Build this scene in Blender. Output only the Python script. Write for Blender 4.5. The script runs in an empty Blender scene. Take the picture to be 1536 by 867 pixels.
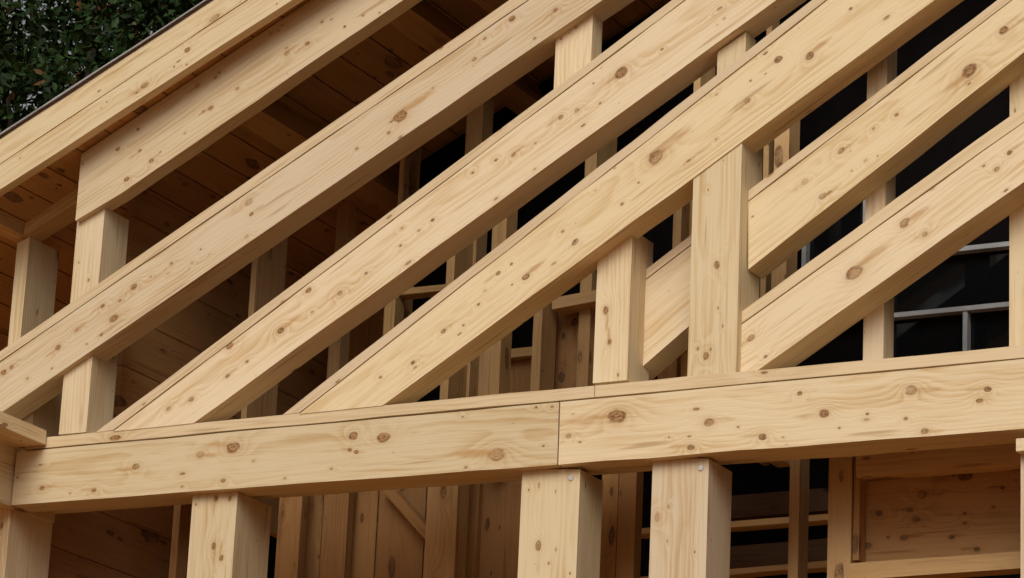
import bpy, bmesh, math, random
import numpy as np
from mathutils import Vector, Matrix

random.seed(7)
RNG = np.random.default_rng(11)
S = bpy.context.scene
COL = S.collection

# ------------------------------------------------------------------ camera
W, H, F = 1536.0, 867.0, 5035.6
yaw, pit, rol = [math.radians(a) for a in (-28.031, 16.928, 2.692)]
fwd = Vector((math.sin(yaw) * math.cos(pit), math.cos(yaw) * math.cos(pit), math.sin(pit)))
rt0 = Vector((math.cos(yaw), -math.sin(yaw), 0))
up0 = rt0.cross(fwd)
RT = math.cos(rol) * rt0 + math.sin(rol) * up0
UP = -math.sin(rol) * rt0 + math.cos(rol) * up0
DIST = 8.2
CAM = Vector((0, 0, 1.6 + DIST * fwd.z)) - fwd * DIST
cd = bpy.data.cameras.new('camera')
cam = bpy.data.objects.new('camera', cd)
COL.objects.link(cam)
cd.sensor_width = 36
cd.lens = F / W * 36
cd.clip_start = 0.05
cd.clip_end = 3000
m3 = Matrix((RT, UP, -fwd)).transposed()
cam.matrix_world = Matrix.Translation(CAM) @ m3.to_4x4()
S.camera = cam

# ------------------------------------------------------------------ light
SUN_EL, SUN_AZ = math.radians(36), math.radians(165)     # azimuth clockwise from +y; the sun stands behind the viewer's left
wd = bpy.data.worlds.new('World')
S.world = wd
wd.use_nodes = True
nt = wd.node_tree
bg = nt.nodes['Background']
sky = nt.nodes.new('ShaderNodeTexSky')
sky.sky_type = 'NISHITA'
sky.sun_disc = False
sky.sun_elevation = SUN_EL
sky.sun_rotation = SUN_AZ
sky.air_density = 1.0
sky.dust_density = 6.0
sky.ozone_density = 0.6
hs = nt.nodes.new('ShaderNodeHueSaturation')              # thin overcast: a paler sky
hs.inputs['Saturation'].default_value = 0.15
nt.links.new(sky.outputs[0], hs.inputs['Color'])
hs.inputs['Value'].default_value = 1.0
tint = nt.nodes.new('ShaderNodeMix')
tint.data_type = 'RGBA'; tint.blend_type = 'MULTIPLY'
tint.inputs[0].default_value = 1.0
tint.inputs[7].default_value = (1.0, 0.97, 0.93, 1)
nt.links.new(hs.outputs[0], tint.inputs[6])
nt.links.new(tint.outputs[2], bg.inputs[0])
bg.inputs[1].default_value = 0.066
sl = bpy.data.lights.new('sun', 'SUN')
sl.energy = 1.5
sl.angle = math.radians(40)
sl.color = (1.0, 0.965, 0.91)
so = bpy.data.objects.new('sun', sl)
COL.objects.link(so)
sd = Vector((math.sin(SUN_AZ) * math.cos(SUN_EL), math.cos(SUN_AZ) * math.cos(SUN_EL), math.sin(SUN_EL)))
so.rotation_euler = sd.to_track_quat('Z', 'Y').to_euler()
so.location = sd * 30
S.view_settings.view_transform = 'Standard'
S.view_settings.look = 'None'
S.view_settings.exposure = 0.24
S.view_settings.gamma = 1
S.view_settings.use_curve_mapping = False

# ------------------------------------------------------------------ geometry helpers
def P(px, py, Y):
    """point of the vertical plane y = Y that stands at that place of the photograph"""
    d = RT * ((px - W / 2) / F) - UP * ((py - H / 2) / F) + fwd
    return CAM + d * ((Y - CAM.y) / d.y)

def tag(o, label=None, cat=None, group=None, kind=None):
    if label: o['label'] = label
    if cat: o['category'] = cat
    if group: o['group'] = group
    o['kind'] = kind or 'thing'
    return o

def link(name, bm, mat, mw=Matrix.Identity(4), parent=None):
    bmesh.ops.recalc_face_normals(bm, faces=bm.faces)
    me = bpy.data.meshes.new(name)
    bm.to_mesh(me)
    bm.free()
    o = bpy.data.objects.new(name, me)
    COL.objects.link(o)
    if parent is not None:
        o.parent = parent
        o.matrix_world = mw
        o.matrix_parent_inverse = Matrix.Identity(4)
        o.matrix_basis = parent.matrix_world.inverted() @ mw
    else:
        o.matrix_world = mw
    if mat: me.materials.append(mat)
    return o

def bevel(bm, r):
    if r > 0:
        es = [e for e in bm.edges if len(e.link_faces) == 2 and e.calc_face_angle(0) > 0.3]
        bmesh.ops.bevel(bm, geom=es, offset=r, offset_type='OFFSET', segments=2, profile=0.5, affect='EDGES', clamp_overlap=True)

def prism(bm, pts, d0, d1, axis=1):
    """closed outline in local xz (axis 1) extruded along local y from d0 to d1"""
    f = [bm.verts.new((p[0], d0, p[1])) for p in pts]
    b = [bm.verts.new((p[0], d1, p[1])) for p in pts]
    n = len(pts)
    bm.faces.new(f)
    bm.faces.new(b[::-1])
    for i in range(n):
        bm.faces.new((f[i], b[i], b[(i + 1) % n], f[(i + 1) % n]))

def box(bm, lo, hi):
    prism(bm, [(lo[0], lo[2]), (hi[0], lo[2]), (hi[0], hi[2]), (lo[0], hi[2])], lo[1], hi[1])

def frame_xz(a, b, centre=None):
    """local frame: X from a to b in the facade plane, Y = world y"""
    x = (b - a); x.y = 0; x.normalize()
    y = Vector((0, 1, 0))
    z = x.cross(y)
    c = (a + b) / 2 if centre is None else centre
    m = Matrix((x, y, z)).transposed().to_4x4()
    m.translation = c
    return m

def frame_y(c):
    """local X = world y (timbers that run into the building), local Y = -world x, local Z = up"""
    m = Matrix((Vector((0, 1, 0)), Vector((-1, 0, 0)), Vector((0, 0, 1)))).transposed().to_4x4()
    m.translation = c
    return m

# ------------------------------------------------------------------ materials
class NT:
    def __init__(s, name):
        s.m = bpy.data.materials.new(name)
        s.m.use_nodes = True
        s.t = s.m.node_tree
        s.b = s.t.nodes['Principled BSDF']
    def n(s, typ, **kw):
        x = s.t.nodes.new(typ)
        for k, v in kw.items(): setattr(x, k, v)
        return x
    def l(s, a, b): s.t.links.new(a, b)
    def put(s, sock, v):
        if isinstance(v, bpy.types.NodeSocket): s.l(v, sock)
        else: sock.default_value = v
    def math(s, op, a, b=None, c=None, clamp=False):
        x = s.n('ShaderNodeMath', operation=op, use_clamp=clamp)
        s.put(x.inputs[0], a)
        if b is not None: s.put(x.inputs[1], b)
        if c is not None: s.put(x.inputs[2], c)
        return x.outputs[0]
    def vm(s, op, a, b=None):
        x = s.n('ShaderNodeVectorMath', operation=op)
        s.put(x.inputs[0], a)
        if b is not None: s.put(x.inputs[1], b)
        return x.outputs['Value'] if op in ('LENGTH', 'DOT_PRODUCT') else x.outputs[0]
    def xyz(s, a, b, c):
        x = s.n('ShaderNodeCombineXYZ')
        for i, v in enumerate((a, b, c)): s.put(x.inputs[i], v)
        return x.outputs[0]
    def rng(s, v, a, b, c=0.0, d=1.0, smooth=True):
        x = s.n('ShaderNodeMapRange', interpolation_type='SMOOTHSTEP' if smooth else 'LINEAR')
        s.put(x.inputs[0], v)
        for i, q in enumerate((a, b, c, d)): s.put(x.inputs[1 + i], q)
        return x.outputs[0]
    def noise(s, v, scale=1.0, detail=2.0, rough=0.5):
        x = s.n('ShaderNodeTexNoise')
        s.put(x.inputs['Vector'], v)
        x.inputs['Scale'].default_value = scale
        x.inputs['Detail'].default_value = detail
        x.inputs['Roughness'].default_value = rough
        return x.outputs['Fac']
    def mix(s, f, a, b, mode='MIX'):
        x = s.n('ShaderNodeMix', data_type='RGBA', blend_type=mode)
        s.put(x.inputs[0], f)
        for i, v in ((6, a), (7, b)):
            s.put(x.inputs[i], v if isinstance(v, bpy.types.NodeSocket) else (*v, 1.0))
        return x.outputs[2]

def wood(name, light=(0.66, 0.53, 0.35), dark=(0.48, 0.30, 0.122), knots=(), pins=1.0, wear=1.0, dens=1.0):
    """sawn softwood: growth rings round a pith behind the face, fibres, small knots; knots = [(x, z, rx, rz)] on the face"""
    k = NT(name)
    tc = k.n('ShaderNodeTexCoord')
    p = tc.outputs['Object']
    geo = k.n('ShaderNodeNewGeometry')
    oi = k.n('ShaderNodeObjectInfo')
    seed = k.math('FRACT', k.math('ADD', oi.outputs['Random'], k.math('MULTIPLY', geo.outputs['Random Per Island'], 3.37)))
    vt = k.n('ShaderNodeVectorTransform', vector_type='NORMAL', convert_from='WORLD', convert_to='OBJECT')
    k.l(geo.outputs['True Normal'], vt.inputs[0])
    na = k.n('ShaderNodeSeparateXYZ'); k.l(vt.outputs[0], na.inputs[0])
    sp = k.n('ShaderNodeSeparateXYZ'); k.l(p, sp.inputs[0])
    x, y, z = sp.outputs
    isz = k.math('GREATER_THAN', k.math('ABSOLUTE', na.outputs[2]), k.math('ABSOLUTE', na.outputs[1]))
    # face coordinates (u along the grain, v across the face)
    v = k.math('ADD', k.math('MULTIPLY', z, k.math('SUBTRACT', 1.0, isz)), k.math('MULTIPLY', y, isz))
    u = x
    so_ = k.math('MULTIPLY', seed, 53.0)
    wob = k.noise(k.vm('ADD', k.vm('MULTIPLY', p, (30, 75, 75)), k.xyz(so_, so_, so_)), 1.0, 1.5)
    wob = k.math('MULTIPLY', k.math('SUBTRACT', wob, 0.5), 0.95)
    ds = []
    fields = ((7.0, 17.0, 0.012, 0.10, 5.0, 71.0),) if knots else ((3.1, 8.0, 0.030, 0.115, 3.0, 17.0), (6.0, 15.0, 0.012, 0.12, 4.0, 71.0)) if pins > 0 else ()
    for (su, sv, r0, r1, pw, off) in fields:
        vo = k.n('ShaderNodeTexVoronoi', voronoi_dimensions='2D', feature='F1')
        vo.inputs['Scale'].default_value = 1.0
        k.l(k.xyz(k.math('MULTIPLY_ADD', u, su * dens, k.math('MULTIPLY', seed, off)),
                  k.math('MULTIPLY_ADD', v, sv * dens, k.math('MULTIPLY', seed, off * 2.3)), 0.0), vo.inputs['Vector'])
        cs = k.n('ShaderNodeSeparateColor'); k.l(vo.outputs['Color'], cs.inputs[0])
        rr = k.math('MULTIPLY_ADD', k.math('POWER', cs.outputs[0], pw), r1 * pins, r0 * pins)
        rr = k.math('MULTIPLY', rr, k.math('GREATER_THAN', cs.outputs[1], 0.35 if not knots else 0.5))
        ds.append(k.math('DIVIDE', vo.outputs['Distance'], k.math('MAXIMUM', rr, 0.004)))
    if knots:
        front = k.math('GREATER_THAN', k.math('MULTIPLY', na.outputs[1], -1.0), 0.6)
        pen = k.math('MULTIPLY', k.math('SUBTRACT', 1.0, front), 60.0)
        pv = k.xyz(x, z, 0.0)
        dk = None
        for (kx, kz, rx, rz) in knots:
            q = k.vm('LENGTH', k.vm('MULTIPLY', k.vm('SUBTRACT', pv, (kx, kz, 0)), (1 / rx, 1 / rz, 0)))
            dk = q if dk is None else k.math('MINIMUM', dk, q)
        ds.append(k.math('ADD', dk, pen))
        dt = None
        for n_, (kx, kz, rx, rz) in enumerate(knots):
            if rz < 3.3 * 0.72 / 560: continue
            sx = (1 if n_ % 2 else -1) * rx * 2.6
            q = k.vm('LENGTH', k.vm('MULTIPLY', k.vm('SUBTRACT', pv, (kx + sx, kz + rz * (0.5 if n_ % 3 else -0.4), 0)), (1 / (rx * 3.6), 1 / (rz * 0.95), 0)))
            dt = q if dt is None else k.math('MINIMUM', dt, q)
        tail = k.math('ADD', dt, pen) if dt is not None else None
    else:
        tail = None
    d = ds[0] if ds else None
    for q in ds[1:]: d = k.math('MINIMUM', d, q)
    if d is None: d = k.math('ADD', 60.0, 0.0)
    dw = k.math('ADD', d, wob)
    near = k.math('POWER', 2.718, k.math('MULTIPLY', k.math('MAXIMUM', k.math('SUBTRACT', d, 0.6), 0.0), -0.62))
    # growth rings
    slow = k.noise(k.vm('ADD', k.vm('MULTIPLY', p, (1.5, 7, 7)), k.xyz(so_, so_, so_)), 1.0, 2.0, 0.55)
    fine = k.noise(k.vm('ADD', k.vm('MULTIPLY', p, (7, 45, 45)), k.xyz(so_, 3.0, so_)), 1.0, 2.0, 0.5)
    yy = k.math('ADD', y, k.math('MULTIPLY_ADD', seed, 0.09, 0.055))
    zz = k.math('ADD', z, k.math('MULTIPLY', k.math('SUBTRACT', k.math('FRACT', k.math('MULTIPLY', seed, 7.13)), 0.5), 0.26))
    r = k.math('SQRT', k.math('ADD', k.math('MULTIPLY', yy, yy), k.math('MULTIPLY', zz, zz)))
    r = k.math('ADD', r, k.math('MULTIPLY', k.math('SUBTRACT', slow, 0.5), 0.050))
    r = k.math('ADD', r, k.math('MULTIPLY', k.math('SUBTRACT', fine, 0.5), 0.006))
    r = k.math('ADD', r, k.math('MULTIPLY', near, 0.034))
    ph = k.math('FRACT', k.math('MULTIPLY', r, 118.0))
    ring = k.math('MULTIPLY', k.rng(ph, 0.15, 0.82), k.rng(ph, 0.84, 0.99, 1.0, 0.0))
    fib = k.noise(k.vm('ADD', k.vm('MULTIPLY', p, (5, 210, 210)), k.xyz(so_, so_, 0.0)), 1.0, 2.0, 0.6)
    strk = k.noise(k.vm('ADD', k.vm('MULTIPLY', p, (2.6, 95, 95)), k.xyz(2.0, so_, so_)), 1.0, 3.0, 0.65)
    blot = k.noise(k.vm('ADD', k.vm('MULTIPLY', p, (2.2, 14, 14)), k.xyz(so_, 9.0, so_)), 1.0, 3.0, 0.55)
    g = k.math('MULTIPLY', ring, k.math('MULTIPLY_ADD', k.rng(blot, 0.35, 0.7), 0.42, 0.06))
    g = k.math('ADD', g, k.math('MULTIPLY', k.math('SUBTRACT', fib, 0.5), 1.0))
    g = k.math('ADD', g, k.math('MULTIPLY', k.math('SUBTRACT', strk, 0.47), 0.95))
    g = k.math('ADD', g, k.math('MULTIPLY', k.math('SUBTRACT', blot, 0.5), 1.0), clamp=True)
    c = k.mix(g, light, dark)
    # tone of each piece
    tone = k.math('MULTIPLY_ADD', k.math('FRACT', k.math('MULTIPLY', seed, 11.7)), 0.22, 0.86)
    c = k.mix(1.0, c, k.xyz(tone, tone, k.math('MULTIPLY', tone, k.math('MULTIPLY_ADD', k.math('FRACT', k.math('MULTIPLY', seed, 5.31)), 0.10, 0.93))), 'MULTIPLY')
    # resin streaks and short checks
    st = k.noise(k.vm('ADD', k.vm('MULTIPLY', p, (3.2, 55, 55)), k.xyz(so_, so_, 5.0)), 1.0, 1.0)
    c = k.mix(k.math('MULTIPLY', k.rng(st, 0.67, 0.76), 0.5 * wear), c, (dark[0] * .62, dark[1] * .5, dark[2] * .42))
    if tail is not None:
        c = k.mix(k.math('MULTIPLY', k.rng(k.math('ADD', tail, k.math('MULTIPLY', wob, 0.9)), 0.35, 1.15, 1.0, 0.0), k.rng(fine, 0.38, 0.62, 0.12, 0.75)), c, (dark[0] * 0.86, dark[1] * 0.77, dark[2] * 0.66))
    # knots: reddish halo, dark rim, ringed heart
    halo = k.math('MULTIPLY', k.math('POWER', 2.718, k.math('MULTIPLY', k.math('MAXIMUM', k.math('SUBTRACT', dw, 0.8), 0.0), -1.1)), k.rng(slow, 0.35, 0.65, 0.12, 0.55))
    c = k.mix(halo, c, (dark[0] * 0.80, dark[1] * 0.70, dark[2] * 0.58))
    heart = k.rng(k.math('SINE', k.math('MULTIPLY', dw, 17.0)), -1.0, 1.0)
    kf = min(1.0, (light[0] / 0.6) ** 1.6)
    kc = k.mix(heart, tuple(q * kf for q in (0.24, 0.115, 0.042)), tuple(q * kf for q in (0.42, 0.235, 0.095)))
    kc = k.mix(k.rng(k.math('ABSOLUTE', k.math('SUBTRACT', dw, 0.86)), 0.0, 0.22, 0.6, 0.0), kc, tuple(q * kf for q in (0.15, 0.075, 0.032)))
    mott = k.noise(k.vm('ADD', k.vm('MULTIPLY', p, (110, 190, 190)), k.xyz(so_, 1.0, so_)), 1.0, 2.0, 0.6)
    kc = k.mix(k.rng(mott, 0.47, 0.62, 0.0, 0.8), kc, tuple(q * kf for q in (0.085, 0.04, 0.016)))
    big = k.noise(k.vm('ADD', k.vm('MULTIPLY', p, (9, 22, 22)), k.xyz(5.0, so_, so_)), 1.0, 1.0)
    c = k.mix(k.math('MULTIPLY', k.rng(dw, 0.85, 1.2, 0.95, 0.0), k.rng(big, 0.30, 0.52, 0.35, 1.0)), c, kc)
    # end grain a little darker
    endg = k.math('GREATER_THAN', k.math('ABSOLUTE', na.outputs[0]), 0.85)
    c = k.mix(k.math('MULTIPLY', endg, 0.25), c, tuple(q * 0.7 for q in dark))
    k.l(c, k.b.inputs['Base Color'])
    k.put(k.b.inputs['Roughness'], k.math('MULTIPLY_ADD', fib, 0.2, 0.52))
    k.b.inputs['Specular IOR Level'].default_value = 0.25
    bp = k.n('ShaderNodeBump')
    bp.inputs['Strength'].default_value = 0.25
    bp.inputs['Distance'].default_value = 0.002
    k.l(k.math('ADD', fib, k.math('MULTIPLY', ring, -0.4)), bp.inputs['Height'])
    k.l(bp.outputs[0], k.b.inputs['Normal'])
    return k.m

def plain(name, col, rough=0.6, metal=0.0, var=0.15, scale=12.0, spec=0.3):
    k = NT(name)
    tc = k.n('ShaderNodeTexCoord')
    nz = k.noise(tc.outputs['Object'], scale, 4.0, 0.6)
    c = k.mix(k.rng(nz, 0.3, 0.7), tuple(q * (1 - var) for q in col), tuple(min(1, q * (1 + var)) for q in col))
    k.l(c, k.b.inputs['Base Color'])
    k.put(k.b.inputs['Roughness'], k.math('MULTIPLY_ADD', nz, 0.2, rough - 0.1))
    k.b.inputs['Metallic'].default_value = metal
    k.b.inputs['Specular IOR Level'].default_value = spec
    return k.m

PINE = wood('pine', pins=0.75)
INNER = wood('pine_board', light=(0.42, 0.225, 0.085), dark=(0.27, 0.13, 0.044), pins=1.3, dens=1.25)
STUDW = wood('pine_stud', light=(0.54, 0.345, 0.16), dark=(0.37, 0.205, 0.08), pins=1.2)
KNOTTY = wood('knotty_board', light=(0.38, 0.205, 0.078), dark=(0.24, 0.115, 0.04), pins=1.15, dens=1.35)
SHADED = wood('shaded_board', light=(0.10, 0.052, 0.025), dark=(0.06, 0.03, 0.015), pins=1.0)  # darker copy of the board wood, shade of the lower opening painted in
DARKWALL = plain('black_interior', (0.006, 0.005, 0.005), 0.9, spec=0.0)  # darkness of the deep interior put into the near-black wall colour
GREY_METAL = plain('grey_flashing', (0.30, 0.30, 0.295), 0.6, 0.2)
BROWN_EDGE = plain('bitumen_edge', (0.06, 0.03, 0.022), 0.8)
BOLT = plain('zinc', (0.72, 0.72, 0.72), 0.35, 0.6)
PAINT = plain('grey_paint', (0.30, 0.31, 0.315), 0.5)
SHEET = plain('roof_felt', (0.07, 0.07, 0.07), 0.9)

# ------------------------------------------------------------------ ground
k = NT('site_ground')
tc = k.n('ShaderNodeTexCoord')
n1 = k.noise(tc.outputs['Object'], 0.6, 6.0, 0.6)
n2 = k.noise(tc.outputs['Object'], 14.0, 4.0, 0.6)
c = k.mix(k.rng(n1, 0.35, 0.65), (0.45, 0.18, 0.042), (0.35, 0.14, 0.034))
c = k.mix(k.math('MULTIPLY', n2, 0.5), c, (0.48, 0.205, 0.055))
k.l(c, k.b.inputs['Base Color']); k.b.inputs['Roughness'].default_value = 0.95
bm = bmesh.new()
bmesh.ops.create_grid(bm, x_segments=8, y_segments=8, size=900)
tag(link('ground', bm, k.m), 'bare sandy building ground around the timber frame', 'ground', kind='structure')

# ------------------------------------------------------------------ timbers of the facade
def outline(mw, pts, Y):
    inv = mw.inverted()
    return [((inv @ P(a, b, Y)).x, (inv @ P(a, b, Y)).z) for a, b in pts]

def waver(pts, step=0.11, sd=0.0007):
    """sawn edges are never quite straight"""
    out = []
    for i, a in enumerate(pts):
        b = pts[(i + 1) % len(pts)]
        L = math.hypot(b[0] - a[0], b[1] - a[1])
        out.append(a)
        n = int(L / step)
        if L > 0.5:
            nx, nz = -(b[1] - a[1]) / L, (b[0] - a[0]) / L
            for j in range(1, n):
                t = j / n; d = random.gauss(0, sd)
                out.append((a[0] + (b[0] - a[0]) * t + nx * d, a[1] + (b[1] - a[1]) * t + nz * d))
    return out

def lerp(a, b, t): return (a[0] + (b[0] - a[0]) * t, a[1] + (b[1] - a[1]) * t)

def at(l, x):
    (x0, y0), (x1, y1) = l
    return (x, y0 + (y1 - y0) * (x - x0) / (x1 - x0))

def knotlist(mw, ks, Y, along=1.3):
    inv = mw.inverted()
    out = []
    for q in ks:
        l = inv @ P(q[0], q[1], Y)
        r = q[2] * (0.88 if q[2] > 7 else 0.76 if q[2] > 3 else 0.62) / 560.0
        out.append((l.x, l.z, r * along * 1.1, r))
    return out

def timber(name, pts, Y, depth, axis, label, cat, group=None, knots=(), mat=None, bev=0.003, parent=None, extra=None):
    """sawn timber: outline (photo places on plane y=Y), axis = two places the grain runs between"""
    mw = frame_xz(P(*axis[0], Y), P(*axis[1], Y))
    mw.translation.y = Y
    bm = bmesh.new()
    prism(bm, waver(outline(mw, pts, Y)), 0.0, depth)
    bevel(bm, bev)
    if extra:                                              # packing between timber and its cap, set back from the face
        prism(bm, outline(mw, extra, Y), 0.018, depth - 0.012)
    if mat is None:
        mat = wood(name, knots=knotlist(mw, knots, Y), pins=0.6) if knots else PINE
    o = link(name, bm, mat, mw, parent)
    if parent is None: tag(o, label, cat, group)
    return o

def rafter(top, groove, low, x_tl, x_tr, left, right, Y, depth, label, knots, caplen=None, group='diagonal timbers of the open gable', gap=2.2, foot=None):
    """diagonal timber with a thin cap board along its upper edge. top/groove/low: lines in the photo; left/right: functions giving end points"""
    t0, t1 = at(top, x_tl[0]), at(top, x_tr[0])
    g0, g1 = at(groove, x_tl[1]), at(groove, x_tr[1])
    l0, l1 = at(low, x_tl[2]), at(low, x_tr[2])
    body = (foot or []) + [l0, l1, (g1[0], g1[1] + gap / 2), (g0[0], g0[1] + gap / 2)]
    mid0, mid1 = lerp(g0, l0, .5), lerp(g1, l1, .5)
    fill = [(g0[0] + 2, g0[1] + gap), (g1[0] - 2, g1[1] + gap), (g1[0] - 2, g1[1] - gap * .6), (g0[0] + 2, g0[1] - gap * .6)]
    o = timber('rafter', body, Y, depth, (mid0, mid1), label, 'rafter', group, knots, extra=fill)
    cap = [(g0[0], g0[1] - gap / 2), (g1[0], g1[1] - gap / 2), t1, t0]
    timber('cap_board', cap, Y + 0.001, depth - 0.004, (lerp(g0, t0, .5), lerp(g1, t1, .5)), None, None, mat=CAPW, parent=o, bev=0.0022)
    return o

CAPW = wood('cap_pine', light=(0.64, 0.495, 0.325), dark=(0.48, 0.33, 0.165), pins=0.55)
RD = 0.085
TPL = ((75, 655), (1536, 518))
def meet(l):
    (x0, y0), (x1, y1) = l; (a0, b0), (a1, b1) = TPL
    m, n = (y1 - y0) / (x1 - x0), (b1 - b0) / (a1 - a0)
    return (b0 - n * a0 - y0 + m * x0) / (m - n)

K2 = [(374,303,6),(377,321,4),(370,355,3.5),(288,394,3),(257,395,3),(301,374,2),(201,430,5),(180,451,3),(154,459,3.5),(170.5,478,7),(152,502,3),(115,495,3.5),(87,521,4.5),(17,551,3.5),(6,558.5,4.5),(41,567.6,3),(78,552.5,2),(226,415,2),(130,516,2),(600.6,174,9),(711,89,4),(727,57.5,3),(768,28,5),(802,57.5,3),(833,15,3.5),(649,132,2.5),(583,199,3),(535,223,3)]
K3 = [(463,435,4.5),(421,496,6),(510,439.5,4.5),(344.5,519,5),(370.6,542.5,3),(341,564,3.5),(468,468,2),(253,613,4),(287,599,4),(603,342.5,2.5),(628,346,2.5),(600.6,368.6,2.5),(549,410,3),(649,330,3),(932,109,8.5),(865,165.6,4),(841,176,4),(770.5,232,3.5),(744,240,3),(709,259,3),(890,125,2),(993,74,2.5),(900,155,2),(803,215,2),(1086,28,3)]
K4 = [(863,363,5),(789,415,6),(747,410,4),(767,396,3),(727,436,3),(717.7,456.6,3),(768,427,2),(665,497,4),(695,488,2.5),(619.7,544,3.5),(933,306,3),(844,347,3),(570.5,566,3),(983.6,236,9.5),(958,274,2),(893,286,2),(1168,88.6,5.5),(1214.6,83.6,6),(1121,151.5,4),(1075,142,2.5),(1126,121,2.5),(1074,209,2),(1276,13,3)]
K5 = [(1454,106,9),(1505.6,45,6),(1207,272.6,5),(1262,226,5),(1310,193,3),(1298,241,3),(1277.5,256.5,2),(1316.6,234,1.5),(1345,172,3),(1234,294,5),(1129,325,2.5),(1003.6,389,3.5)]
K6 = [(1495.6,254,4),(1514,229,4),(1475.5,249,2.5),(1356.8,334,7),(1387,351,4),(1281.5,408.7,9),(1126.7,506.7,5),(1148.4,535,3),(1265,372,2)]
K0 = [(217,128,6),(281,75,5),(195,92,3),(261,100,2),(280,97,2),(153,140,2),(160,153,2),(152,163,2),(284,50,2),(117,136,2),(30,237,2),(415,6,2),(335,5,3.5)]
K1 = [(210,226,3.5),(227,241,4),(316,162,4),(305,167,2.5),(356,133,3),(430,80,4),(461,65,4),(483,33,3),(177,224,4),(207,194,3),(323,116,3.5),(329,109,3),(296,128,4),(406,50,3),(423,38,2),(190,269,4),(277,200,2),(124,246,2),(517,40,3),(545,23,3),(569,19,2)]
KB1 = [(204,700,6),(63,732,4),(140.5,735,4),(300,682,6),(349.5,671,8.5),(380,692,3),(334.5,721.5,3.5),(497,703,2.5),(105,740,2),(273,730,2),(427,717.5,2),(26,716,2),(530.4,654,6.5),(575,656,8),(525,675,3.5),(534,678,3.5),(744.4,682,10),(699,701,3),(694,625.5,2),(804,611,2.5),(828,610,2.5),(815,669,2),(590,679,1.5)]
KB2 = [(925,624,10),(852.5,654,4),(1003.6,656,2),(1366,585,7),(1481.5,584,5),(1469.5,601,4),(1236,620.5,6.5),(1063.5,634,6),(1144,655,5.5),(1387,646.6,4.5),(1301,621,2.5),(1358.4,628,3),(1259,642,2),(1199.6,590,4),(1036,671,5),(1174.5,656,1.5),(1107,640.5,2)]

T2 = ((0, 528), (764.5, 0)); G2 = ((0, 542.5), (793, 0)); L2 = ((58.5, 580), (903, 0))
T3 = ((147, 645.6), (1008.7, 0)); G3 = ((175, 642), (1028, 0)); L3 = ((294, 632), (1165, 0))
T4 = ((426, 620.5), (1218, 0)); G4 = ((455, 615), (1240, 0)); L4 = ((577, 606), (1402, 0))
T5 = ((1134, 277.6), (1495.6, 0)); G5 = ((1138, 290), (1518, 0)); L5 = ((1122, 404), (1536, 79))
T6 = ((1101, 475.6), (1536, 159)); G6 = ((1101, 494), (1536, 183)); L6 = ((1134, 557), (1511, 290))

rafter(T2, G2, L2, (-40, -50, -2), (830, 860, 985), None, None, 0.0, RD,
       'uppermost capped diagonal timber, its lower end leaving at the left edge', K2)
# its cut lower end rests on the corner
rafter(T3, G3, L3, (meet(T3), meet(G3), meet(L3)), (1075, 1095, 1240), None, None, 0.0, RD,
       'diagonal timber rising from the left part of the long beam, second capped one from above', K3)
rafter(T4, G4, L4, (meet(T4), meet(G4), meet(L4)), (1280, 1305, 1470), None, None, 0.0, RD,
       'long diagonal timber that passes over the tops of the two short square posts', K4)
def piece(xl_, xr_, Y, low, lowl, label, knots):
    g0, g1 = at(G5, xl_), at(G5, xr_)
    t0, t1 = at(T5, xl_), at(T5, xr_ - 15)
    l1 = at(low, xr_ + 10)
    fill = [(g0[0] + 2, g0[1] + 2), (g1[0] - 2, g1[1] + 2), (g1[0] - 2, g1[1] - 1.4), (g0[0] + 2, g0[1] - 1.4)]
    o = timber('rafter', [(xl_, lowl), l1, (g1[0], g1[1] + 1.1), (g0[0], g0[1] + 1.1)], Y, RD, (lerp(g0, (xl_, lowl), .5), lerp(g1, l1, .5)),
               label, 'rafter', 'diagonal timbers of the open gable', knots, extra=fill)
    timber('cap_board', [(g0[0], g0[1] - 1.1), (g1[0], g1[1] - 1.1), t1, t0], Y + 0.001, RD - 0.004, (lerp(g0, t0, .5), lerp(g1, t1, .5)), None, None, mat=CAPW, parent=o, bev=0.0022)
piece(1122.5, 1590, 0.05, L5, 404, 'diagonal timber butting the right side of the tall square post', K5[:-1])
piece(945, 1098, 0.14, ((945, 566), (1122, 412)), 566, 'short shaded diagonal piece between the short square post and the tall post', K5[-1:])
rafter(T6, G6, L6, (1096, 1096, meet(L6)), (1590, 1600, 1620), None, None, 0.03, 0.10,
       'lowest diagonal timber, springing from the long beam at the foot of the tall post', K6, foot=[(1096, 559)])

# top plate (thin cap on the long beam) and the two beams
TP = ((75, 655), (1536, 518)); GR = ((25, 677), (1536, 537.5)); LO = ((17, 757.6), (1024, 683)); LO2 = ((1024, 687), (1536, 644))
BD = 0.21
for (xa, xb, lab, kn, lo) in ((20, 838.5, 'left long horizontal beam with twin knots, from the corner to the butt joint', KB1, LO),
                          (840.5, 1620, 'right long horizontal beam, big ringed knot next to the butt joint', KB2, None)):
    if lo:
        pts = [(17, 757.6), at(LO, xb - 3), (xb, at(GR, xb)[1] + 1.3), (25, 678.3)]
    else:
        pts = [(xa - 3, 697), at(LO2, xb), (xb, at(GR, xb)[1] + 1.3), (xa, at(GR, xa)[1] + 1.3)]
    a, b = lerp(pts[0], pts[3], .5), lerp(pts[1], pts[2], .5)
    ex = [(xa + 12, at(GR, xa + 12)[1] + 3), (xb - 4, at(GR, xb - 4)[1] + 3), (xb - 4, at(GR, xb - 4)[1] - 2), (xa + 12, at(GR, xa + 12)[1] - 2)]
    bo = timber('beam', pts, 0.0, 0.088, (a, b), lab, 'beam', 'long horizontal beams', kn, extra=ex)
    timber('rear_ply', pts, 0.0905, BD - 0.0905, (a, b), None, None, mat=PINE, parent=bo)
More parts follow.
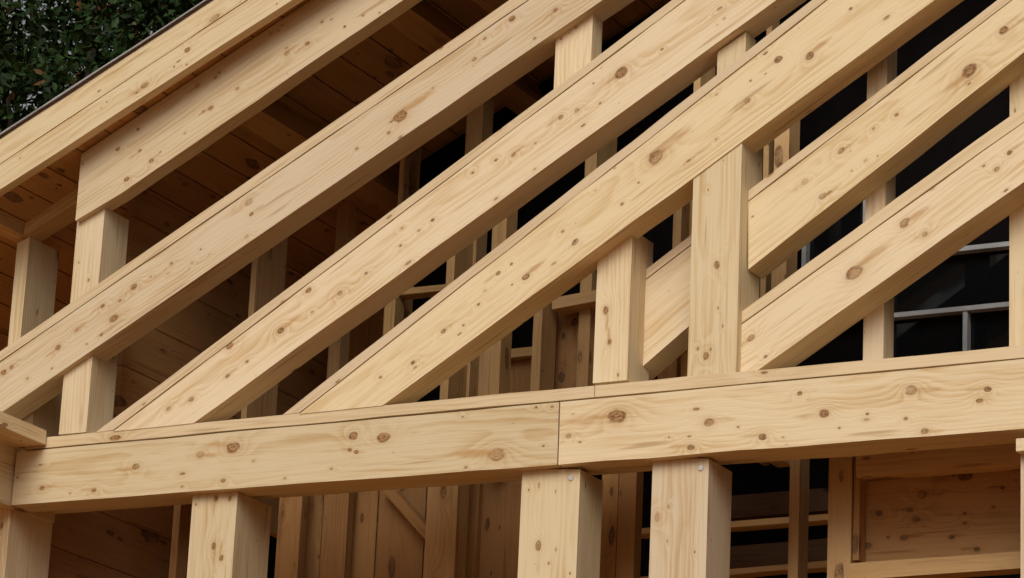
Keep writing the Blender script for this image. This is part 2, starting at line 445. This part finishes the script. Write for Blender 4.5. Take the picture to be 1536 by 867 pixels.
for (xa, xb, lab) in ((40, 891.5, 'left thin sill plate on top of the long beam, ending at the short square post'),
                      (892.5, 1620, 'right thin sill plate on top of the long beam, under the window opening')):
    pts = [(xa, at(GR, xa)[1] - 1.3), (xb, at(GR, xb)[1] - 1.3), at(TP, xb), at(TP, xa)]
    timber('sill_plate', pts, 0.002, BD - 0.01, (lerp(pts[0], pts[3], .5), lerp(pts[1], pts[2], .5)), lab, 'sill plate', 'sill plates on the long beams', mat=CAPW, bev=0.0022)

# ------------------------------------------------------------------ upright timbers
def upright(name, xs, yref, ytop, ybot, Y, depth, label, cat, group=None, knots=(), mat=None, top_slope=0.0, ground=False, bev=0.003, depth_px=None):
    """vertical timber; xs = left and right edge of its front face at photo height yref, on plane Y"""
    a, b = P(xs[0], yref, Y), P(xs[1], yref, Y)
    zt0, zt1 = P(xs[0], ytop, Y).z, P(xs[1], ytop - top_slope, Y).z
    zb = 0.0 if ground else P((xs[0] + xs[1]) / 2, ybot, Y).z
    c = Vector(((a.x + b.x) / 2, Y, (zt0 + zb) / 2))
    mw = frame_xz(c, c + Vector((0, 0, 1)))
    inv = mw.inverted()
    loc = lambda x, z: ((inv @ Vector((x, Y, z))).x, (inv @ Vector((x, Y, z))).z)
    bm = bmesh.new()
    prism(bm, [loc(a.x, zb), loc(b.x, zb), loc(b.x, zt1), loc(a.x, zt0)], 0.0, depth)
    bevel(bm, bev)
    if mat is None:
        mat = wood(name, knots=knotlist(mw, knots, Y), pins=0.6) if knots else PINE
    return tag(link(name, bm, mat, mw), label, cat, group)

def bolt(post, px, py, Y, r=0.0075):
    bm = bmesh.new()
    bmesh.ops.create_cone(bm, cap_ends=True, segments=20, radius1=r, radius2=r * 0.75, depth=0.005)
    bmesh.ops.create_cone(bm, cap_ends=True, segments=6, radius1=r * 0.45, radius2=r * 0.42, depth=0.0075)
    mw = Matrix.Translation(P(px, py, Y) + Vector((0, -0.0022, 0))) @ Matrix.Rotation(math.radians(90), 4, 'X')
    link('bolt', bm, BOLT, mw, post)

G_LOW = 'square posts under the long beam'
YP = 0.03
upright('post', (-42, 15), 775, 762, 0, 0.03, 0.19, 'square post at the far left under the corner of the long beam', 'post', G_LOW, ground=True)
upright('post', (288, 355), 760, 738, 0, YP, 0.165, 'square post under the left long beam, left of the plank wall gap', 'post', G_LOW, ground=True,
        knots=[(321,819.5,5),(332,837,4),(324,748,4),(344.5,748,4),(294,756.6,2)])
p5 = upright('post', (782, 869), 740, 704, 0, YP, 0.125, 'square post under the butt joint of the two long beams, with a bolt head', 'post', G_LOW, ground=True, knots=[(807,819,6),(855,860,2),(793,735,2),(823,845,2.5)])
bolt(p5, 857, 717, YP)
p6 = upright('post', (977.5, 1062), 740, 688, 0, YP, 0.135, 'square post with a bolt head right of the butt joint, beside the shelf opening', 'post', G_LOW, ground=True, knots=[(986,776,5),(1002.6,760,2.5),(1042,828,2)])
bolt(p6, 1052, 702, YP)
upright('post', (1531, 1600), 740, 660, 0, 0.0, 0.12, 'pale post cut by the right edge of the photo', 'post', G_LOW, ground=True)

G_UP = 'square posts standing on the sill plates'
upright('post', (1036, 1108), 400, 243, 562, 0.004, 0.125, 'tall square post on the right sill plate, carrying the long diagonal timber', 'post', G_UP, top_slope=47,
        knots=[(1075,397,5),(1059,534,5),(1047,523,2.5),(1066,524,2.5),(1077,462,2),(1062,285,2)])
upright('post', (894, 945), 450, 380, 572, 0.055, 0.12, 'short square post left of the tall post, under the long diagonal timber', 'post', G_UP, top_slope=36,
        knots=[(909,465.6,5),(914,513,3.5),(927,562.6,2.5)])
upright('post', (110, 150), 400, 332, 648, 0.02, 0.115, 'square post under the cut end of the second roof timber', 'post', G_UP, top_slope=20,
        knots=[(133,420,3),(118,394,2)])
upright('post', (18, 36), 450, 366, 645, 0.15, 0.14, 'slim post at the left edge beneath the roof corner', 'post', G_UP, top_slope=10)
upright('post', (833, 887), 80, 56, 160, 0.03, 0.055, 'short post between the two upper capped diagonals, below the top edge', 'post', G_UP, top_slope=38, knots=[(842,58,2.5),(864,40,3.5),(854,50,2)])
upright('post', (1076, 1118), 90, 78, 160, 0.03, 0.06, 'short post between the diagonals near the top centre right', 'post', G_UP, top_slope=30, knots=[(1098,60,2)])

# ------------------------------------------------------------------ roof edge: bargeboard, second roof timber, roof
YB = -0.085
D0T = ((0, 207), (318, 0)); D0M = ((0, 245.8), (371, 0)); D0L = ((0, 284), (438, 0))
x0, x1 = -330, 900
o = timber('bargeboard', [at(D0L, x0), at(D0L, x1 + 120), (at(D0M, x1)[0], at(D0M, x1)[1] + .6), (at(D0M, x0)[0], at(D0M, x0)[1] + .6)], YB, 0.03, (at(D0L, x0), at(D0L, x1)),
           'wide two-board bargeboard with grey metal edge along the roof in front of the trees', 'bargeboard', None, K0)
timber('upper_board', [(x0, at(D0M, x0)[1] - .6), (x1, at(D0M, x1)[1] - .6), at(D0T, x1 - 60), at(D0T, x0)], YB - 0.002, 0.03, (at(D0M, x0), at(D0M, x1)), None, None, parent=o, mat=PINE, bev=0.0015)
timber('drip_edge', [(x0, at(D0T, x0)[1] - .4), (x1 - 60, at(D0T, x1 - 60)[1] - .4), (x1 - 64, at(D0T, x1 - 64)[1] - 4.5), (x0, at(D0T, x0)[1] - 4.5)], YB - 0.006, 0.06, (at(D0T, x0), at(D0T, x1)), None, None, parent=o, mat=BROWN_EDGE, bev=0)
timber('flashing', [(x0, at(D0T, x0)[1] - 4.9), (x1 - 64, at(D0T, x1 - 64)[1] - 4.9), (x1 - 64, at(D0T, x1 - 64)[1] - 7.4), (x0, at(D0T, x0)[1] - 7.4)], YB - 0.012, 0.07, (at(D0T, x0), at(D0T, x1)), None, None, parent=o, mat=GREY_METAL, bev=0)
D1T = ((122, 231), (466.5, 0)); D1L = ((113, 331), (604, 0))
timber('rafter', [(113, 331), (182, 290), at(((182, 290), (604, 0)), 760), at(D1T, 640), (122, 231)], 0.0, 0.05, (lerp((113, 331), (122, 231), .5), lerp(at(D1L, 700), at(D1T, 640), .5)),
       'broad roof timber just inside the bargeboard with a square cut lower end on a post', 'rafter', 'roof timbers under the planked roof', K1)
timber('rafter', [(36, 353), (200, 252), (200, 205), (38, 318)], 0.13, 0.07, ((37, 335), (200, 228)),
       'short roof timber behind the cut end, over the slim left post', 'rafter', 'roof timbers under the planked roof', mat=STUDW)
timber('rafter', [(-60, 490), (170, 342), (170, 300), (-60, 450)], 0.42, 0.07, ((-60, 470), (170, 320)),
       'dark inner roof timber behind the slim left post', 'rafter', 'roof timbers under the planked roof', mat=INNER)

# roof deck: planks that run into the building, plane through the upper edge of the second roof timber
A = P(122, 231, 0.0); B = P(466.5, 0, 0.0)
A.y = B.y = 0
ud = (B - A).normalized()
nd = Vector((-ud.z, 0, ud.x))                                # up and out of the roof
s_lo, s_hi = -1.05, 5.4
Y0, Y1 = YB + 0.031, 1.7
org = A + nd * 0.004
mw = Matrix((Vector((0, 1, 0)), ud * -1, nd)).transposed().to_4x4()
mw.translation = org
bm = bmesh.new()
s = s_lo
while s < s_hi:
    w = 0.096
    box(bm, (Y0, -(s + w - 0.004), 0), (Y1, -s, 0.022))
    s += w
bevel(bm, 0.002)
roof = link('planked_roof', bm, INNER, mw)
tag(roof, 'planked roof underside of brown boards behind the bargeboard', 'roof')
bm = bmesh.new()
box(bm, (Y0 - 0.03, -s_hi, 0.0235), (Y1 + .1, -s_lo, 0.045))
ridge = org + ud * s_hi
bm2 = None
link('roof_felt', bm, SHEET, mw, roof)
# the far slope beyond the ridge
ud2 = Vector((ud.x, 0, -ud.z)); nd2 = Vector((ud.z, 0, ud.x))
mw2 = Matrix((Vector((0, 1, 0)), ud2 * -1, nd2)).transposed().to_4x4(); mw2.translation = ridge
bm = bmesh.new(); box(bm, (Y0, -4.5, 0.0), (Y1 + .1, 0.0, 0.045))
link('far_slope', bm, SHEET, mw2, roof)
# purlins under the deck
def purlin(px, py, Yn, h=0.10, w=0.07):
    q = P(px, py, Yn)
    sx = (q - org).dot(ud)
    bm = bmesh.new()
    box(bm, (0.09, -(sx + w), -h), (Y1, -sx, -0.001))
    bevel(bm, 0.003)
    link('purlin', bm, INNER, mw, roof)
purlin(330, 150, 0.09); purlin(560, 8, 0.09); purlin(640, -90, .09, 0.12); purlin(800, -230, .09, .12)

# eave plates that run into the building at the left
def ybeam(name, px, py_top, py_bot, Yr, ya, yb, w, label, cat, mat=None, group=None):
    """timber along world y whose right face passes the photo place (px, py_top..py_bot) at depth Yr"""
    a, b = P(px, py_top, Yr), P(px, py_bot, Yr)
    c = Vector((a.x - w / 2, (ya + yb) / 2, (a.z + b.z) / 2))
    mw = frame_y(c)
    h = (a.z - b.z) / 2; L = (yb - ya) / 2
    bm = bmesh.new(); box(bm, (-L, -w / 2, -h), (L, w / 2, h)); bevel(bm, 0.003)
    return tag(link(name, bm, mat or PINE, mw), label, cat, group)
ybeam('eave_plate', 37, 320, 352, 0.13, -0.07, 0.199, 0.12, 'eave plate running forward at the left edge under the roof boards', 'plate', mat=STUDW)
ybeam('upper_tie_beam', 70, 646, 667, -0.004, -1.9, -0.004, 0.16, 'flat upper timber coming forward at the left edge over the corner', 'beam', group='timbers coming forward at the left corner')
ybeam('lower_tie_beam', 22, 670, 758, -0.004, -1.9, 0.2, 0.14, 'deep lower timber coming forward at the left edge, shaded', 'beam', group='timbers coming forward at the left corner')

# ------------------------------------------------------------------ inner walls
# side walls of lying boards that run into the building
xw = P(158, 500, 0.15).x
def roofz(x): return org.z + (x - org.x) * ud.z / ud.x
def side_wall(x, ya, yb, za, zb, label):
    mw = frame_y(Vector((x, (ya + yb) / 2, za)))
    bm = bmesh.new(); z = 0.0; L = (yb - ya) / 2
    while z < zb - za - 0.03:
        box(bm, (-L, 0, z), (L, 0.025, min(z + 0.137, zb - za))); z += 0.14
    bevel(bm, 0.002)
    tag(link('plank_wall', bm, INNER, mw), label, 'wall', 'dark plank side walls')
zmid = P(160, 700, 0.24).z
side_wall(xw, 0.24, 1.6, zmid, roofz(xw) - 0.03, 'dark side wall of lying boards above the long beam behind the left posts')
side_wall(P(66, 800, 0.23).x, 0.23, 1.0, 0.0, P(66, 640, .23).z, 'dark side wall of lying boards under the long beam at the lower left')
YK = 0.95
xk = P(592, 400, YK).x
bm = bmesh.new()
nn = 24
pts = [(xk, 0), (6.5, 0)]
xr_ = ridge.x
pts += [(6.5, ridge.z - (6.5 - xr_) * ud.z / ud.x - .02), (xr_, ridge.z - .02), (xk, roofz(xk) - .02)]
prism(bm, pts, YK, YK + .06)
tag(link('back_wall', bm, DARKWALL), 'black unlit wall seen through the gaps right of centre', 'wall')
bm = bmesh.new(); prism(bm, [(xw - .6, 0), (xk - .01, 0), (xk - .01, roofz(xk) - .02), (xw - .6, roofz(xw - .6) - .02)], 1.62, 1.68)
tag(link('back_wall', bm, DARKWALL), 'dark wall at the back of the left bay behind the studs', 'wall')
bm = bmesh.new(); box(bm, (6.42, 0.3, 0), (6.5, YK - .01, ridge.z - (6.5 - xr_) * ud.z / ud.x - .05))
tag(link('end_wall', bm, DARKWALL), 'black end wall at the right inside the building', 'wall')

# studs of the upper inner frame: (x left, x right, yref, ytop, ybot, Y, depth, label)
G_ST = 'inner studs behind the diagonals'
ST = [
 (376, 384, 420, 200, 690, 0.55, 0.15, 'stud standing against the dark plank wall left of centre', STUDW),
 (394, 404, 230, 150, 420, 0.75, 0.10, 'dim stud high under the roof boards behind the top capped diagonal', STUDW),
 (505, 522, 330, 180, 690, 0.95, 0.05, 'dim board upright between the top two capped diagonals', STUDW),
 (599, 606, 260, 120, 690, 0.80, 0.09, 'narrow stud with a lit edge between the top two capped diagonals', STUDW),
 (700, 724, 180, 90, 690, 0.70, 0.06, 'brown stud right of the narrow lit one, between the same diagonals', STUDW),
 (578, 586, 95, -60, 200, 1.00, 0.10, 'dim stud under the roof boards near the top edge', STUDW),
 (878, 895, 240, 120, 690, 0.70, 0.12, 'stud between the capped diagonals below the short top post', STUDW),
 (1041, 1051, 115, 20, 690, 0.45, 0.09, 'thin stud beside the short post near the top centre right', STUDW),
 (1150, 1158, 35, -80, 690, 0.70, 0.05, 'tiny dim stud piece at the top edge right of centre', STUDW),
 (1162, 1184, 200, 60, 690, 0.65, 0.07, 'dim stud to the right above the tall square post', STUDW),
 (576, 592, 470, 330, 690, 0.75, 0.05, 'stud carrying the left end of the small upper rail', STUDW),
 (671, 683, 380, 250, 690, 0.60, 0.14, 'deep stud at the right end of the small upper rail', STUDW),
 (739, 760, 335, 220, 690, 0.55, 0.06, 'stud between the two long diagonals near the centre', STUDW),
 (710, 729, 560, 430, 690, 0.75, 0.04, 'short stud left of the low rail over the sill plate', STUDW),
 (798, 811, 530, 380, 690, 0.62, 0.085, 'lit edged stud left of the knotty panel', STUDW),
 (1010, 1022, 330, 200, 690, 0.50, 0.05, 'short stud in the dark gap left of the tall post', STUDW),
 (1022, 1034, 530, 470, 690, 0.30, 0.05, 'stub of stud under the diagonal between the two square posts', STUDW),
]
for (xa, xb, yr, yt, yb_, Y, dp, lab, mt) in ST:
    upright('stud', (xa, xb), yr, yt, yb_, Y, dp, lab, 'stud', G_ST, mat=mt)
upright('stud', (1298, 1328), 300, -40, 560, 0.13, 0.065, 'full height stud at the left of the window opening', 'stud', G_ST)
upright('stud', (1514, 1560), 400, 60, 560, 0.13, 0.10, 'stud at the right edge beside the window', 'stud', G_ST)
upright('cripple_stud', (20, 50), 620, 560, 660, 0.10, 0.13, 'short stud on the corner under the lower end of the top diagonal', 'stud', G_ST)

# inner rails and panels
def hbar(name, x0_, x1_, y_l, y_r, h, Y, depth, label, cat, mat=STUDW, group=None, bev=0.002):
    pts = [(x0_, y_l + h), (x1_, y_r + h), (x1_, y_r), (x0_, y_l)]
    return timber(name, pts, Y, depth, (lerp(pts[0], pts[3], .5), lerp(pts[1], pts[2], .5)), label, cat, group, mat=mat, bev=bev)
G_RL = 'small rails between the inner studs'
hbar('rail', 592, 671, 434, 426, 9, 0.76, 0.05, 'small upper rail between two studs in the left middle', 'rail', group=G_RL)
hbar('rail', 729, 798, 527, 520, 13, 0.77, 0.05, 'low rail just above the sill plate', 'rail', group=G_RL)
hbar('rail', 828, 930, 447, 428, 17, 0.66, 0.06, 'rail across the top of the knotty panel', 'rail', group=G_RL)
def panel(name, x0_, x1_, yt, yb_, Y, label, n=1, vertical=True, mat=INNER, thick=0.02, knots=()):
    """board panel, boards upright or lying"""
    a, b = P(x0_, (yt + yb_) / 2, Y), P(x1_, (yt + yb_) / 2, Y)
    zt, zb = P((x0_ + x1_) / 2, yt, Y).z, P((x0_ + x1_) / 2, yb_, Y).z
    c = Vector(((a.x + b.x) / 2, Y, (zt + zb) / 2))
    bm = bmesh.new()
    hw, hh = (b.x - a.x) / 2, (zt - zb) / 2
    if vertical:
        mw = frame_xz(c, c + Vector((0, 0, 1)), c)
        for i in range(n):
            box(bm, (-hh, 0.002 * (i % 2), -hw + 2 * hw * i / n + .0015), (hh, thick, -hw + 2 * hw * (i + 1) / n - .0015))
    else:
        mw = frame_xz(c, c + Vector((1, 0, 0)), c)
        for i in range(n):
            box(bm, (-hw, 0.002 * (i % 2), -hh + 2 * hh * i / n + .0015), (hw, thick, -hh + 2 * hh * (i + 1) / n - .0015))
    bevel(bm, 0.0015)
    if knots: mat = wood(name, light=(0.38, 0.205, 0.078), dark=(0.24, 0.115, 0.04), knots=knotlist(mw, knots, Y), pins=0.8)
    return tag(link(name, bm, mat, mw), label, 'panel')
panel('board_panel', 832, 945, 462, 650, 0.74, 'knotty upright board panel behind the short square post', knots=[(861,484,6),(845,504,5),(869,467,4),(843,566,7),(880,530,3)])
panel('board_panel', 735, 800, 538, 650, 0.80, 'small dark panel below the low rail')
panel('board_panel', 430, 600, 180, 690, 1.30, 'dim wall of upright boards inside, left of the dark gaps', n=4)
panel('board_panel', 985, 1022, 500, 620, 0.55, 'strip of brown board low between the two square posts', n=2)

# lower storey, seen under the long beam
G_LB = 'upright boards of the lower inner wall'
for (xa, xb, Y, dp, lab, mt) in (
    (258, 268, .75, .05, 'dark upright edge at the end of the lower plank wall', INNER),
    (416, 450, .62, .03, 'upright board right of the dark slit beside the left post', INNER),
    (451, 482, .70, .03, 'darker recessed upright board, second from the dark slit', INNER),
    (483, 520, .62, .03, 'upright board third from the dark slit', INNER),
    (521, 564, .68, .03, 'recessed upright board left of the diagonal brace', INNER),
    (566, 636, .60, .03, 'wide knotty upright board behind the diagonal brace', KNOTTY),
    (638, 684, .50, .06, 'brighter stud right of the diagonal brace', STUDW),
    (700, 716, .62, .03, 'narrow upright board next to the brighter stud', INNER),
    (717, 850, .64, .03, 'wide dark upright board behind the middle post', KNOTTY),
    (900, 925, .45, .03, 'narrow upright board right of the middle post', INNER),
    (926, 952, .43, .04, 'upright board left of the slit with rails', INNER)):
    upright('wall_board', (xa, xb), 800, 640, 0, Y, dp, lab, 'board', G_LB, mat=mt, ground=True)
timber('brace', [(572, 735), (592, 735), (650, 800), (640, 812)], 0.56, 0.035, ((580, 735), (646, 806)), 'short diagonal brace against the lower board wall', 'brace', mat=INNER)
G_LS = 'lower studs by the dark opening'
upright('stud', (1183, 1198), 800, 640, 0, .45, .06, 'slim stud dividing the dark shelf opening', 'stud', G_LS, mat=STUDW, ground=True)
upright('stud', (1242, 1277), 780, 640, 0, .31, .05, 'broad stud left of the lower board panel', 'stud', G_LS, mat=STUDW, ground=True)
G_SR = 'rails in the dark opening of the lower storey'
for (xa, xb, yl, yr, lab) in ((950, 1300, 793, 766, 'upper thin rail across the dark lower opening'), (950, 1300, 866, 836, 'lower thin rail across the dark lower opening')):
    hbar('rail', xa, xb, yl, yr, 9, .70, .05, lab, 'rail', group=G_SR)
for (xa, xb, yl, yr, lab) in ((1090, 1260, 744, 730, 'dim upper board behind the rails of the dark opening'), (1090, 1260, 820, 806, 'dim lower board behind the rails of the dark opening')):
    hbar('rail_board', xa, xb, yl, yr, 34, .90, .03, lab, 'board', mat=SHADED, group='dim boards behind the rails')
panel('board_panel', 1284, 1640, 690, 850, 0.36, 'wide knotty panel of lying boards at the lower right', n=1, vertical=False, knots=[(1448,714,7.5),(1383,742,7),(1365,765,4),(1374,779,5),(1319,770,4),(1356,806,5),(1302,819,5.5),(1427,806,3.5),(1465,824,4),(1430,712,3.5),(1504,731,3.5),(1524,720,3),(1447,770,3),(1447,785,3),(1332,806,3),(1490,760,3)])
upright('trim', (1280, 1289), 780, 650, 840, .315, .04, 'narrow trim between the broad stud and the lying board panel', 'trim', mat=INNER)
hbar('rail', 1274, 1640, 845, 820, 25, .295, .055, 'pale rail under the lying board panel at lower right', 'rail')
hbar('head_rail', 1284, 1640, 672, 645, 43, .30, .05, 'dark head rail over the lying board panel', 'rail')
hbar('block', 1524, 1600, 658, 651, 19, -0.03, 0.027, 'small wooden block on the post at the right edge', 'block', mat=PINE)

# ------------------------------------------------------------------ window
YW = 0.905
k = NT('dark_glass')
k.b.inputs['Base Color'].default_value = (0.004, 0.0045, 0.005, 1)
k.b.inputs['Roughness'].default_value = 0.03
k.b.inputs['Specular IOR Level'].default_value = 0.25
GLASS = k.m
def window(label, vx, hy, xref, w=0.0062):
    """glazed frame: photo places of its uprights (vx, at height hy[-1]) and of its bars (hy, at place xref)"""
    xs = [P(a, (hy[0] + hy[-1]) / 2, YW).x for a in vx]
    zs = [P(xref, b, YW).z for b in hy]
    win = bpy.data.objects.new('window', None); COL.objects.link(win)
    win.location = (xs[0], YW, zs[-1])
    bpy.context.view_layer.update()
    tag(win, label, 'window', 'grey barred windows inside the frame')
    bm = bmesh.new(); box(bm, (xs[0], YW + .03, zs[-1]), (xs[-1], YW + .036, zs[0])); link('pane', bm, GLASS, parent=win)
    for z in zs:
        bm = bmesh.new(); box(bm, (xs[0] - w, YW, z - w), (xs[-1] + w, YW + .0295, z + w)); bevel(bm, .002); link('glazing_bar', bm, PAINT, parent=win)
    for n_, x in enumerate(xs):
        for z1, z0 in list(zip(zs[:-1], zs[1:]))[(1 if len(zs) > 2 and 0 < n_ < len(xs) - 1 else 0):]:
            bm = bmesh.new(); box(bm, (x - w, YW + .003, z0 + w + .0005), (x + w, YW + .029, z1 - w - .0005)); bevel(bm, .002); link('glazing_bar', bm, PAINT, parent=win)
window('large dark window with grey glazing bars above the sill plate at the right edge', (1330, 1447, 1570), (372, 462, 556), 1450)
window('small dark window whose grey left bar shows in the gap between the two lowest diagonals', (1205, 1296), (296, 474), 1250)

# ------------------------------------------------------------------ trees behind
k = NT('leaf')
geo = k.n('ShaderNodeNewGeometry')
rp = geo.outputs['Random Per Island']
cr = k.n('ShaderNodeValToRGB')
k.l(rp, cr.inputs[0])
els = cr.color_ramp.elements
els[0].position = 0.0; els[0].color = (0.007, 0.017, 0.005, 1)
els[1].position = 0.97; els[1].color = (0.028, 0.056, 0.013, 1)
e = els.new(0.985); e.color = (0.12, 0.05, 0.02, 1)
k.l(cr.outputs[0], k.b.inputs['Base Color'])
k.b.inputs['Roughness'].default_value = 0.5
k.b.inputs['Specular IOR Level'].default_value = 0.12
LEAF = k.m
BARK = plain('bark', (0.07, 0.05, 0.035), 0.9, var=0.4, scale=20)

def crown_mesh(name, centres, radii, n, size, parent, mw, twig=0.085):
    """leaf blades in clumps on a shell-biased cloud of blobs"""
    centres = np.array(centres); radii = np.array(radii)
    per = 26                                               # leaves of one twig sit together
    m = n // per
    which = RNG.choice(len(centres), m, p=radii ** 2 / (radii ** 2).sum())
    dirs = RNG.normal(size=(m, 3)); dirs /= np.linalg.norm(dirs, axis=1)[:, None]
    tw = centres[which] + dirs * (radii[which] * RNG.random(m) ** 0.42)[:, None]
    n = m * per
    c = np.repeat(tw, per, 0) + RNG.normal(size=(n, 3)) * np.array([1, 1, .7]) * twig
    a = RNG.normal(size=(n, 3)) + np.array([0, -0.3, -0.5]); a /= np.linalg.norm(a, axis=1)[:, None]
    b = np.cross(a, RNG.normal(size=(n, 3)) + np.array([0, 0, 1.5])); b /= np.linalg.norm(b, axis=1)[:, None]
    nn = np.cross(a, b)
    L = size * (0.6 + 0.8 * RNG.random(n))[:, None]; Wd = L * 0.24
    v = np.stack([c, c + a * L * .35 + b * Wd + nn * L * .08, c + a * L, c + a * L * .35 - b * Wd + nn * L * .08, c + a * L * .7 + b * Wd * .7 + nn * L * .05, c + a * L * .7 - b * Wd * .7 + nn * L * .05], 1)
    vv = v.reshape(-1, 3)
    i0 = np.arange(n) * 6
    faces = np.concatenate([np.stack([i0, i0 + 1, i0 + 4, i0 + 2], 1), np.stack([i0, i0 + 2, i0 + 5, i0 + 3], 1)])
    me = bpy.data.meshes.new(name)
    me.vertices.add(len(vv)); me.vertices.foreach_set('co', vv.astype('f').ravel())
    nf = len(faces)
    me.loops.add(nf * 4); me.loops.foreach_set('vertex_index', faces.astype('i').ravel())
    me.polygons.add(nf); me.polygons.foreach_set('loop_start', (np.arange(nf) * 4).astype('i'))
    me.update(); me.validate()
    me.materials.append(LEAF)
    o = bpy.data.objects.new(name, me); COL.objects.link(o)
    if parent is not None: o.parent = parent
    return o

def limb(bm, pts, r0, r1, n=8):
    prev = None
    for i, q in enumerate(pts):
        t = i / (len(pts) - 1); r = r0 + (r1 - r0) * t
        ring = [bm.verts.new(q + Vector((math.cos(2 * math.pi * j / n) * r, math.sin(2 * math.pi * j / n) * r, 0))) for j in range(n)]
        if prev:
            for j in range(n): bm.faces.new((prev[j], prev[(j + 1) % n], ring[(j + 1) % n], ring[j]))
        prev = ring

def tree(base, height, spread, nblob, nleaf, size, label, zlo=0.3):
    t = bpy.data.objects.new('broadleaf_tree', None); COL.objects.link(t)
    t.location = base
    tag(t, label, 'tree', 'trees behind the building')
    cs, rs = [], []
    bm = bmesh.new()
    top = Vector((0.1, 0.1, height * 0.85))
    limb(bm, [Vector((0, 0, 0)), Vector((0.05, 0.02, height * .3)), Vector((0.02, 0.1, height * .6)), top], 0.17, 0.03, 10)
    for i in range(nblob):
        zf = zlo + (1 - zlo) * (i + .5) / nblob
        ang = i * 2.4; rr = spread * math.sqrt(max(0.05, 1 - ((zf - .55) / .55) ** 2)) * random.uniform(.25, .8)
        q = Vector((math.cos(ang) * rr, math.sin(ang) * rr, zf * height))
        cs.append(q); rs.append(spread * random.uniform(.30, .46))
        st_ = Vector((0.03, 0.05, max(.15, zf - .22) * height))
        limb(bm, [st_, (st_ + q) / 2 + Vector((0, 0, -.1)), q], 0.05, 0.012, 6)
    o = link('trunk', bm, BARK); o.parent = t
    crown_mesh('crown', [tuple(c) for c in cs], rs, nleaf, size, t, None)
YT = 7.0
q = P(60, 120, YT)
tree(Vector((q.x - .4, YT + 1.0, 0)), q.z + 1.9, 2.3, 34, 150000, 0.062, 'dark leafy tree filling the upper left corner behind the roof', 0.35)

# out-of-view wood added round the right side of the site (it takes the low sky away from the undersides and shows in the panes)
cs, rs = [], []
for (n_, a0, a1, h_) in ((120, 38, 141, 9.0), (60, 192, 232, 9.0)):
    for i in range(n_):
        az = math.radians(random.uniform(a0, a1)); R_ = random.uniform(17, 24)
        cs.append((math.sin(az) * R_, math.cos(az) * R_, random.uniform(0.5, h_))); rs.append(random.uniform(1.6, 2.6))
tag(crown_mesh('added_woodland', cs, rs, 72000, 0.42, None, None, 0.45), 'dark leafy trees added out of view around the building site', kind='stuff')
